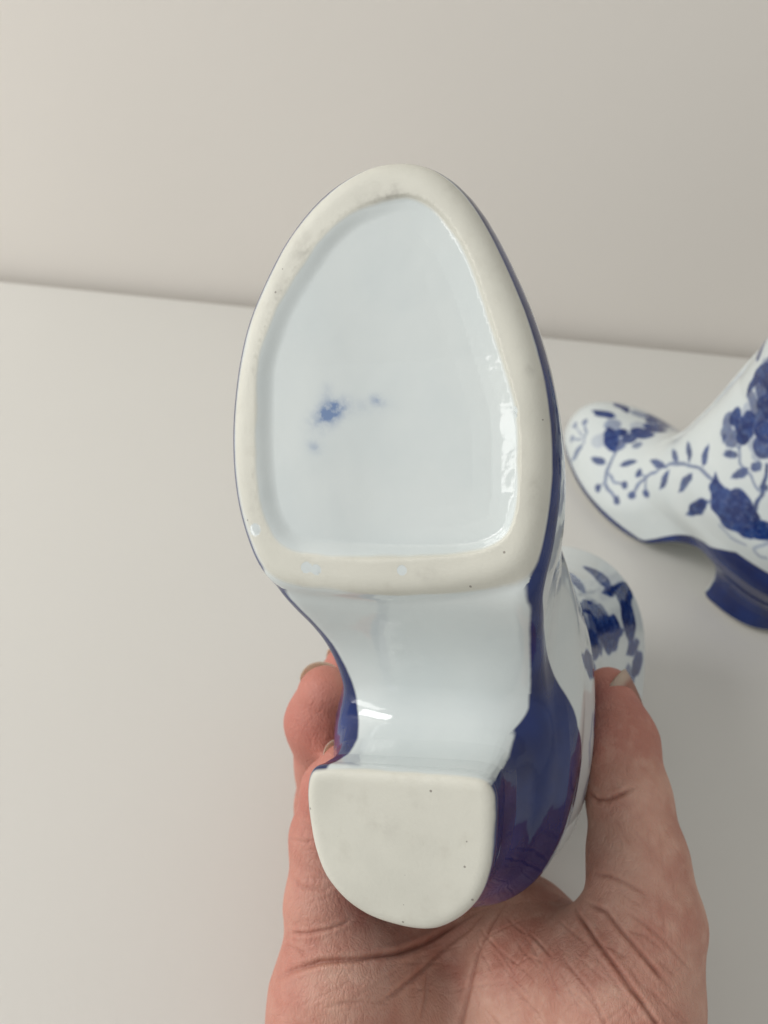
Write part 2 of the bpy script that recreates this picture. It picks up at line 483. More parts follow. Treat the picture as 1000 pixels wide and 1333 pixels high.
# painted flowers and leaves: (tone, points (x, y, z, half width)) on the boot's left side, mirrored to the right
INK = [
    (1, [(-0.59,5.51,2.69,0.04),(-0.59,5.07,2.89,0.197),(-0.55,4.68,3.05,0.261),(-0.46,4.33,3.17,0.208),(-0.32,4.02,3.23,0.031)]),
    (1, [(-1.07,3.79,3.06,0.055),(-1.29,3.39,3.03,0.272),(-1.49,3.0,2.99,0.36),(-1.69,2.62,2.95,0.286),(-1.89,2.24,2.91,0.043)]),
    (1, [(-0.95,3.0,3.24,0.302)]),
    (0.95, [(-0.99,2.36,3.38,0.328)]),
    (1, [(-0.41,2.85,3.39,0.064),(-0.37,2.56,3.46,0.317),(-0.36,2.26,3.56,0.421),(-0.37,1.94,3.68,0.335),(-0.42,1.61,3.82,0.05)]),
    (0.3, [(-1.6,3.34,2.84,0.362)]),
    (0.3, [(-0.03,2.94,3.41,0.305)]),
    (0.35, [(0.18,2.17,3.61,0.242)]),
    (0.8, [(-1.57,2.43,3.1,0.357)]),
    (0.7, [(-1.23,1.67,3.57,0.235)]),
    (0.6, [(-0.84,3.75,3.16,0.367)]),
    (0.75, [(-1.87,2.19,2.95,0.083),(-2.29,1.99,2.59,0.083),(-2.54,1.79,2.32,0.082),(-2.83,1.48,1.92,0.082),(-2.92,1.1,1.82,0.082),(-3.01,0.39,1.79,0.081)]),
    (0.9, [(-3.02,0.34,1.8,0.185)]),
    (0.7, [(-2.77,1.5,2.04,0.065),(-2.98,1.6,1.48,0.065)]),
    (0.9, [(-2.98,1.62,1.46,0.189)]),
    (0.7, [(-2.62,1.64,2.25,0.065),(-2.71,1.02,2.28,0.064),(-2.69,0.48,2.55,0.063)]),
    (0.9, [(-2.69,0.48,2.55,0.184)]),
    (0.9, [(-2.4,3.07,2.06,0.029),(-2.4,2.83,2.15,0.144),(-2.4,2.59,2.23,0.191),(-2.4,2.36,2.31,0.152),(-2.4,2.13,2.4,0.023)]),
    (0.9, [(-2.22,1.44,2.87,0.026),(-2.15,1.28,3.02,0.131),(-2.09,1.12,3.18,0.174),(-2.04,0.95,3.34,0.139),(-2.0,0.77,3.52,0.021)]),
    (0.7, [(-2.35,4.31,0.7,0.026),(-2.38,4.19,1.16,0.13),(-2.31,4.15,1.52,0.172),(-2.19,4.15,1.81,0.138),(-2.04,4.19,2.07,0.021)]),
    (0.6, [(-2.05,4.14,2.08,0.067),(-1.69,4.48,2.38,0.068),(-1.33,5.07,2.42,0.069)]),
    (0.7, [(-1.28,5.14,2.43,0.175)]),
    (0.6, [(-1.39,5.66,1.89,0.177)]),
    (0.5, [(-1.84,4.53,2.16,0.062),(-1.43,5.59,1.91,0.063)]),
    (0.5, [(-1.96,4.44,2.05,0.062),(-1.87,5.12,1.53,0.063)]),
    (0.6, [(-1.88,5.14,1.49,0.176)]),
    (0.28, [(-1.79,3.49,2.65,0.363)]),
    (0.75, [(-3.11,-3.75,6.68,0.071),(-2.94,-2.84,6.49,0.072),(-2.75,-2.05,6.04,0.074),(-2.49,-1.19,5.18,0.076),(-2.5,-0.77,4.46,0.077),(-2.56,-0.39,3.73,0.078),(-2.67,-0.2,3.01,0.079),(-2.82,-0.22,2.57,0.08)]),
    (0.9, [(-2.61,-2.55,7.48,0.026),(-2.69,-2.66,7.28,0.131),(-2.78,-2.76,7.08,0.174),(-2.86,-2.86,6.88,0.139),(-2.94,-2.95,6.67,0.021)]),
    (0.9, [(-2.13,-1.35,6.55,0.026),(-2.35,-1.62,6.53,0.127),(-2.52,-1.85,6.47,0.168),(-2.66,-2.06,6.39,0.134),(-2.78,-2.26,6.29,0.02)]),
    (0.9, [(-1.95,-0.72,5.51,0.025),(-2.19,-0.99,5.62,0.122),(-2.37,-1.23,5.66,0.162),(-2.51,-1.44,5.68,0.129),(-2.63,-1.64,5.68,0.019)]),
    (0.9, [(-1.96,0.14,4.2,0.027),(-2.12,-0.21,4.4,0.134),(-2.27,-0.54,4.6,0.177),(-2.42,-0.87,4.79,0.14),(-2.56,-1.17,4.96,0.021)]),
    (0.9, [(-2.89,-1.53,4.06,0.03),(-2.85,-1.51,4.35,0.147),(-2.79,-1.48,4.62,0.195),(-2.72,-1.44,4.87,0.156),(-2.64,-1.4,5.12,0.023)]),
    (0.9, [(-3.05,-2.5,4.92,0.03),(-3.06,-2.56,5.24,0.15),(-3.06,-2.61,5.55,0.199),(-3.02,-2.64,5.83,0.159),(-2.98,-2.67,6.09,0.024)]),
    (0.9, [(-2.83,-0.24,2.55,0.205)]),
    (0.9, [(-2.79,-0.88,3.19,0.19)]),
    (0.9, [(-2.38,0.17,3.47,0.204)]),
    (0.7, [(-2.56,-0.39,3.73,0.062),(-2.78,-0.85,3.27,0.062)]),
    (0.7, [(-2.55,-0.4,3.76,0.062),(-2.4,0.11,3.5,0.062)]),
    (1, [(-3.04,-3.64,6.96,0.051),(-3.18,-4.05,6.48,0.304),(-3.24,-4.62,6.23,0.555),(-3.26,-5.23,6.14,0.653),(-3.23,-5.85,6.06,0.45),(-3.22,-6.2,5.93,0.2)]),
    (1, [(-3.17,-5.08,6.76,0.448),(-3.19,-5.81,6.41,0.448)]),
    (1, [(-3.13,-3.35,4.32,0.041),(-3.18,-3.53,4.72,0.205),(-3.24,-3.72,5.12,0.27),(-3.29,-3.89,5.5,0.214),(-3.28,-4.03,5.81,0.032)]),
    (0.75, [(-3.28,-3.8,5.48,0.072),(-3.27,-4.16,5.93,0.071)]),
    (0.4, [(-3.3,-4.94,5.29,0.072),(-3.23,-5.55,5.09,0.072),(-3.22,-6.21,5.33,0.071)]),
    (0.4, [(-2.8,-3.66,8.72,0.295)]),
    (0.75, [(-2.65,-3.16,8.74,0.06),(-2.82,-3.6,8.44,0.059),(-2.9,-4.0,8.5,0.059),(-2.84,-3.92,8.94,0.059),(-2.74,-3.65,9.21,0.059)]),
    (0.6, [(-2.73,-3.46,8.89,0.059),(-2.87,-3.84,8.53,0.059)]),
    (0.9, [(-2.87,-3.46,7.75,0.024),(-2.89,-3.63,7.88,0.12),(-2.91,-3.8,8.01,0.159),(-2.93,-3.96,8.13,0.127),(-2.94,-4.11,8.25,0.019)]),
    (0.65, [(-2.91,-3.99,8.43,0.064),(-2.99,-4.39,8.07,0.064),(-3.04,-5.05,7.92,0.064),(-3.05,-5.53,7.67,0.063)]),
    (0.9, [(-3.08,-4.38,7.3,0.03),(-3.05,-4.47,7.51,0.149),(-3.04,-4.57,7.72,0.197),(-3.03,-4.66,7.93,0.157),(-3.02,-4.76,8.15,0.023)]),
    (0.9, [(-3.02,-4.96,8.14,0.026),(-3.01,-4.98,8.28,0.131),(-3.0,-4.99,8.42,0.175),(-3.0,-5.01,8.55,0.139),(-2.99,-5.02,8.69,0.021)]),
    (1, [(-2.97,-3.57,11.75,0.513)]),
    (0.9, [(-2.85,-3.7,11.08,0.425)]),
    (1, [(-2.88,-4.12,10.65,0.449)]),
    (0.95, [(-2.79,-4.14,9.93,0.335)]),
    (1, [(-2.87,-4.57,9.78,0.429)]),
    (0.95, [(-2.93,-4.83,9.28,0.431)]),
    (0.35, [(-2.6,-3.46,9.86,0.292)]),
    (0.5, [(-2.72,-3.59,10.54,0.287)]),
    (0.4, [(-2.92,-4.51,9.08,0.29)]),
    (0.45, [(-2.62,-3.15,11.0,0.239)]),
    (0.5, [(-2.97,-3.93,11.38,0.28)]),
    (0.4, [(-2.96,-4.76,8.83,0.217)]),
    (0.95, [(-2.99,-5.35,8.75,0.077),(-3.04,-5.67,7.85,0.078),(-3.15,-5.84,6.68,0.079)]),
    (0.9, [(-3.04,-5.6,7.79,0.022),(-3.04,-5.64,7.85,0.109),(-3.03,-5.68,7.92,0.146),(-3.03,-5.72,7.98,0.116),(-3.02,-5.76,8.04,0.017)]),
    (1, [(-3.17,-6.28,6.25,0.348),(-3.09,-6.66,6.45,0.346)]),
    (0.45, [(-3.17,-6.6,5.36,0.071),(-3.15,-6.75,5.78,0.07),(-3.1,-6.89,6.03,0.07)]),
    (0.45, [(-3.15,-6.62,5.3,0.071),(-3.08,-6.95,5.27,0.071),(-3.06,-7.15,5.4,0.07)]),
]


def on_shaft(y, z):
    ex = 2.2 + 0.9 * min(max((z - 10) / 3, 0), 1)
    yf, yb = float(shaft_front(z)), float(shaft_back(z))
    v = abs((y - 0.5 * (yf + yb)) / (0.5 * (yf - yb)))
    return 0.05 - float(shaft_half(z)) * max(1 - v ** ex, 0.0) ** (1 / ex)


def spray(rng, y, z, ang, n):
    """a painted stem with leaves up the shaft, ending in a flower"""
    pts, leaves = [(y, z)], []
    for k in range(n):
        ang += rng.uniform(-0.3, 0.3)
        y, z = y + 0.42 * math.sin(ang), z + 0.42 * math.cos(ang)
        pts.append((y, z))
        la = ang + (1.0 if k % 2 else -1.0) * rng.uniform(0.7, 1.1)
        l = rng.uniform(0.5, 0.85)
        leaves.append([(y + l * t * math.sin(la), z + l * t * math.cos(la), w) for t, w in ((0.1, 0.03), (0.35, 0.13), (0.6, 0.17), (0.85, 0.1), (1, 0.02))])
    put = lambda q: [(on_shaft(a, b), a, b, w) for a, b, w in q]
    INK.append((0.75, put([(a, b, 0.055) for a, b in pts])))
    for l in leaves:
        INK.append((rng.choice((0.95, 0.85)), put(l)))
    for k in range(6):
        a = k * 1.05
        INK.append((rng.choice((1, 0.8, 0.45)), put([(y + 0.42 * math.cos(a), z + 0.42 * math.sin(a), 0.33)])))
    INK.append((0.3, put([(y, z, 0.16)])))


rng = random.Random(4)
for sy, sz, sa_, sn in ((-6.6, 5.2, -0.2, 6), (-4.6, 9.6, 0.2, 6), (-7.4, 9.0, -0.1, 9), (-3.3, 7.2, 0.25, 4), (-5.6, 12.2, -0.3, 4), (-8.3, 6.4, 0.0, 4)):
    spray(rng, sy, sz, sa_, sn)
for ly, lz, dy, dz, w in ((-4.3, 11.6, 0.5, 1.7, 0.55), (-3.3, 14.0, 0.6, 1.2, 0.45), (-5.6, 14.2, 0.3, 1.2, 0.4), (-4.0, 8.6, 0.4, 1.4, 0.4), (-3.9, 11.0, -0.2, 2.6, 0.36), (-3.0, 10.2, -0.1, 2.0, 0.22), (-2.8, 13.0, 0.1, 1.9, 0.2), (-4.9, 13.6, 0.2, 1.6, 0.24)):
    INK.append((1, [(on_shaft(ly + dy * t, lz + dz * t), ly + dy * t, lz + dz * t, w * r) for t, r in ((0, 0.1), (0.25, 0.8), (0.5, 1), (0.75, 0.8), (1, 0.1))]))

for tone, st in ((0.9, [(-1.99, -1.91, 12.64, 0.25), (-2.32, -2.36, 11.9, 0.3)]), (0.85, [(-2.74, -3.15, 11.25, 0.3), (-2.94, -3.63, 11.23, 0.4), (-3.1, -4.24, 11.24, 0.3)]),
                 (1, [(-3.3, -2.8, 14.4, 0.1), (-3.5, -3.3, 14.4, 0.5), (-3.66, -3.91, 14.3, 0.6), (-3.7, -4.57, 14.2, 0.25)]),
                 (0.9, [(-2.5, -1.9, 13.8, 0.2), (-2.9, -2.3, 13.8, 0.35)]), (0.8, [(-2.63, -3.17, 10.38, 0.25), (-2.88, -3.85, 10.23, 0.3), (-3.01, -4.44, 10.27, 0.15)])):
    INK.append((tone, st))

for sx_ in (-0.2, -0.72):
    INK.append((0.33, [(sx_, float(shaft_front(z_)) + (0.1 if sx_ > -0.5 else -0.02), z_, 0.06) for z_ in (4.6, 5.5, 6.5, 7.5, 8.5, 9.5, 10.5, 11.5, 12.5, 13.5, 15)]))


def ink_field(V):
    ink = np.zeros(len(V))
    W = V * 3.6
    V = V + 0.032 * np.stack([np.sin(W[:, 1] * 1.9 + 1.3 * np.sin(W[:, 2])), np.sin(W[:, 2] * 2.1 + 1.3 * np.sin(W[:, 1] * 1.2)), np.sin(W[:, 1] * 1.7 + W[:, 2] + np.sin(2 * W[:, 0]))], 1)
    for tone, pts in INK:
        for mirror in (False, True):
            q = np.array(pts, float)
            if mirror:
                q[:, 0] = 0.1 - q[:, 0]
            m = q[:, 3].max() + 0.15
            near = np.where(((V > q[:, :3].min(0) - m) & (V < q[:, :3].max(0) + m)).all(1))[0]
            if not len(near):
                continue
            p, d = V[near], np.full(len(near), 9.0)
            if len(q) == 1:
                d = np.linalg.norm(p - q[0, :3], axis=1) - 1.15 * q[0, 3]
            for a, b in zip(q[:-1], q[1:]):
                d = np.minimum(d, cone_sd(p, a[:3], b[:3], 1.15 * a[3], 1.15 * b[3]))
            t = np.clip(0.5 - d / 0.09, 0, 1)
            ink[near] = np.maximum(ink[near], tone * t * t * (3 - 2 * t))
    return ink


def porcelain():
    m = NT("porcelain")
    wob = m.math('MULTIPLY', m.math('SUBTRACT', m.noise(70, 2), 0.5), 0.07)
    fine = m.math('MULTIPLY', m.math('SUBTRACT', m.noise(500, 2), 0.5), 0.018)
    bare = m.ramp(m.math('ADD', m.math('ADD', m.attr('bare'), m.math('MULTIPLY', wob, 2.2)), fine), -0.03, 0.06)
    blue = m.ramp(m.math('ADD', m.math('ADD', m.attr('blue'), wob), fine), -0.02, 0.07)
    ink = m.attr('ink')
    white = m.mix(m.ramp(m.noise(60, 3), 0.35, 0.7), (0.61, 0.655, 0.65, 1), (0.585, 0.635, 0.635, 1))
    deep = m.mix(m.ramp(m.noise(75, 2), 0.3, 0.75), (0.003, 0.012, 0.085, 1), (0.005, 0.026, 0.15, 1))
    wash = m.mix(m.ramp(m.noise(420, 3), 0.35, 0.65), (0.025, 0.075, 0.30, 1), (0.10, 0.19, 0.42, 1))
    col = m.mix(m.math('MULTIPLY', ink, m.ramp(m.noise(500, 2), 0.2, 0.5, 0.9, 1.0)), white, m.mix(m.math('MULTIPLY', ink, m.ramp(m.noise(330, 3, 0.6), 0.36, 0.62, 0.7, 1.0)), wash, deep))
    col = m.mix(blue, col, deep)
    sm = m.math('MULTIPLY', m.attr('smudge'), m.ramp(m.noise(650, 2, 0.5), 0.3, 0.66, 0.5, 1.25), clamp=True)
    col = m.mix(m.math('MULTIPLY', sm, 0.85), col, (0.085, 0.165, 0.36, 1))
    biscuit = m.mix(m.ramp(m.noise(45, 4), 0.35, 0.7), (0.61, 0.605, 0.535, 1), (0.56, 0.555, 0.49, 1))
    flat = m.n('ShaderNodeMapping')
    flat.inputs['Scale'].default_value = (1, 1, 0)
    m.link(m.obj(), flat.inputs['Vector'])
    vo = m.n('ShaderNodeTexVoronoi', voronoi_dimensions='2D')
    vo.inputs['Scale'].default_value = 150
    m.link(flat.outputs[0], vo.inputs['Vector'])
    sep = m.n('ShaderNodeSeparateColor')
    m.link(vo.outputs['Color'], sep.inputs[0])
    speck = m.math('MULTIPLY', m.math('LESS_THAN', vo.outputs['Distance'], m.math('MULTIPLY', sep.outputs[1], 0.042)), m.math('GREATER_THAN', sep.outputs[0], 0.7))
    biscuit = m.mix(m.ramp(m.noise(130, 5, 0.65), 0.5, 0.8, 0, 0.5), biscuit, (0.47, 0.455, 0.39, 1))
    biscuit = m.mix(m.math('MULTIPLY', m.attr('grime'), m.ramp(m.noise(300, 4, 0.6), 0.35, 0.65, 0.1, 0.9), clamp=True), biscuit, (0.36, 0.35, 0.31, 1))
    biscuit = m.mix(m.math('MULTIPLY', speck, 0.7), biscuit, (0.15, 0.13, 0.11, 1))
    col = m.mix(bare, col, biscuit)
    m.link(col, m.b.inputs['Base Color'])
    m.link(m.ramp(bare, 0.2, 1.0, 0.06, 0.55), m.b.inputs['Roughness'])
    m.b.inputs['IOR'].default_value = 1.52
    hgt = m.math('ADD', m.math('ADD', m.noise(55, 2), m.math('MULTIPLY', m.noise(330, 2), 0.14)), m.math('MULTIPLY', m.math('MULTIPLY', m.noise(1500, 3), bare), 0.12))
    m.bump(hgt, 0.3, 0.0012)
    return m.m


porc = porcelain()
bV, bQ, bN = solid(boot_F, (-5.2, -12.2, -0.6), (5.2, 7.8, 16.8), 0.11, 1)
fields, dI = boot_fields(bV, bN)
fields['ink'] = ink_field(bV)
for gx, gy, gr in GLINTS:
    bV = bV + bN * (0.08 * np.exp(-((bV[:, 0] - gx) ** 2 + (bV[:, 1] - gy) ** 2) / gr ** 2) * (bV[:, 2] < 0.4))[:, None]

fc = bV[bQ].mean(1)
fi = dI[bQ].mean(1)
fb = fields['bare'][bQ].mean(1)
k_panel = (fi < 0.08) & (fc[:, 2] < 1.0)
k_rim = ~k_panel & (fb > 0) & (fc[:, 1] > -3.4)
k_tip = (fb > 0) & (fc[:, 1] < -3.4)
k_heel = ~k_tip & (fc[:, 1] < -4.2) & (fc[:, 2] < 2.7)
k_body = ~(k_panel | k_rim | k_tip | k_heel)
PARTS = [("boot_upper", k_body), ("sole_panel", k_panel), ("sole_rim", k_rim), ("heel", k_heel), ("heel_tip", k_tip)]
part_mesh = {n: mesh_from(n, bV, bQ[k], bN, fields, porc) for n, k in PARTS}


def leaned(me):
    """the standing boot is hand made like its pair, but its shaft leans back a little more towards the top"""
    me = me.copy()
    co = np.empty(len(me.vertices) * 3, np.float32)
    me.vertices.foreach_get('co', co)
    co = co.reshape(-1, 3)
    co[:, 1] -= 4.2 * np.clip(co[:, 2] - 0.094, 0, 1) ** 2
    me.vertices.foreach_set('co', co.ravel())
    me.update()
    return me


def boot(mat, label, meshes=part_mesh):
    root = bpy.data.objects.new("porcelain_boot", None)
    root.empty_display_size = 0.02
    C.objects.link(root)
    root.matrix_world = mat
    root['label'], root['category'], root['group'] = label, "ceramic boot", "blue and white porcelain boots"
    for n, _ in PARTS:
        add(n, meshes[n], root)
    return root


yaw = R(20)
ca, sa = math.cos(yaw), math.sin(yaw)
LIFT = Matrix(((0.99756, -0.06976, 0.00000, 0), (0.05018, 0.71759, -0.69466, 0), (0.04846, 0.69297, 0.71934, 0.275), (0, 0, 0, 1)))    # how the hand and boot are held up
HELD = LIFT @ Matrix(((-ca, 0, sa, 0.225 * CM), (0, 1, 0, 0), (-sa, 0, -ca, -15 * CM), (0, 0, 0, 1)))
boot(HELD, "porcelain boot held in the hand with its white sole and heel turned up")
STAND = Matrix.Translation((0.1388, 0.2795, 0.0005)) @ Matrix.Rotation(R(31.5), 4, 'Z')
boot(STAND, "porcelain boot with blue painted flowers standing on the white table",
     dict(part_mesh, boot_upper=leaned(part_mesh["boot_upper"])))

# ------------------------------------------------------------------ the hand (cm, in the lifted frame: x across the palm, y towards the fingers, z out of the palm)
HAND = [
    # chains of (point, radius)
    ('little', [((-1.1, -11.23, -19.0), 1.55), ((-1.44, -9.85, -19.2), 1.0), ((-1.47, -8.29, -19.6), 0.88), ((-1.26, -7.04, -19.4), 0.78), ((-0.94, -6.35, -18.9), 0.66)]),
    ('ring', [((-0.41, -11.75, -20.5), 1.25), ((-1.51, -10.43, -21.6), 1.0), ((-1.67, -8.54, -22.3), 0.86), ((-1.64, -7.26, -21.8), 0.82), ((-1.7, -5.79, -21.2), 0.98), ((-1.58, -4.95, -20.8), 0.78)]),
    ('middle', [((0.88, -12.17, -22.0), 1.2), ((-1.08, -10.87, -24.0), 1.0), ((-1.75, -8.33, -25.0), 0.9), ((-1.46, -5.69, -24.4), 0.85), ((-1.15, -4.82, -24.0), 0.7)]),
    ('index', [((3.96, -11.62, -22.0), 1.15), ((2.55, -11.81, -25.5), 1.0), ((-0.54, -9.53, -27.0), 0.9), ((-1.36, -7.15, -27.2), 0.8), ((-0.81, -5.75, -27.0), 0.7)]),
    ('thumb', [((5.45, -11.09, -17.8), 1.75), ((6.15, -9.7, -18.2), 1.35), ((6.14, -8.43, -18.6), 1.14), ((6.12, -7.16, -19.2), 0.98), ((6.06, -5.96, -20.0), 1.0), ((6.09, -4.85, -20.8), 0.64)]),
    ('palm', [((-0.86, -12.15, -19.2), 1.6), ((1.25, -13.23, -20.9), 1.65), ((3.64, -12.79, -20.2), 1.8), ((4.99, -12.15, -19.2), 1.8)]),
    ('palm', [((3.99, -11.3, -21.0), 1.2), ((3.92, -12.41, -19.6), 1.9)]),
    ('palm', [((1.98, -12.28, -22.0), 1.25), ((-0.41, -11.49, -20.6), 1.2)]),
    ('palm', [((-1.22, -12.68, -18.7), 1.55), ((1.18, -15.15, -19.6), 2.1), ((2.21, -17.19, -17.8), 2.2), ((3.0, -21.0, -13.0), 2.3)]),
    ('palm', [((5.51, -11.39, -18.0), 1.78), ((4.91, -14.61, -18.9), 2.1), ((3.29, -17.07, -18.3), 2.1)]),
]


def hand_F(P):
    fs = {}
    for nm, ch in HAND:
        f = None
        for (a, ra), (b, rb) in zip(ch[:-1], ch[1:]):
            d = cone_sd(P, np.array(a), np.array(b), ra, rb)
            f = d if f is None else smin(f, d, 0.35)
        fs[nm] = f if nm not in fs else smin(fs[nm], f, 1.2)
    f = fs['palm']
    for nm in ('thumb', 'index', 'middle', 'ring', 'little'):
        # fingers stay apart: blend only near the palm
        f = smin(f, fs[nm], 0.7)
    return f


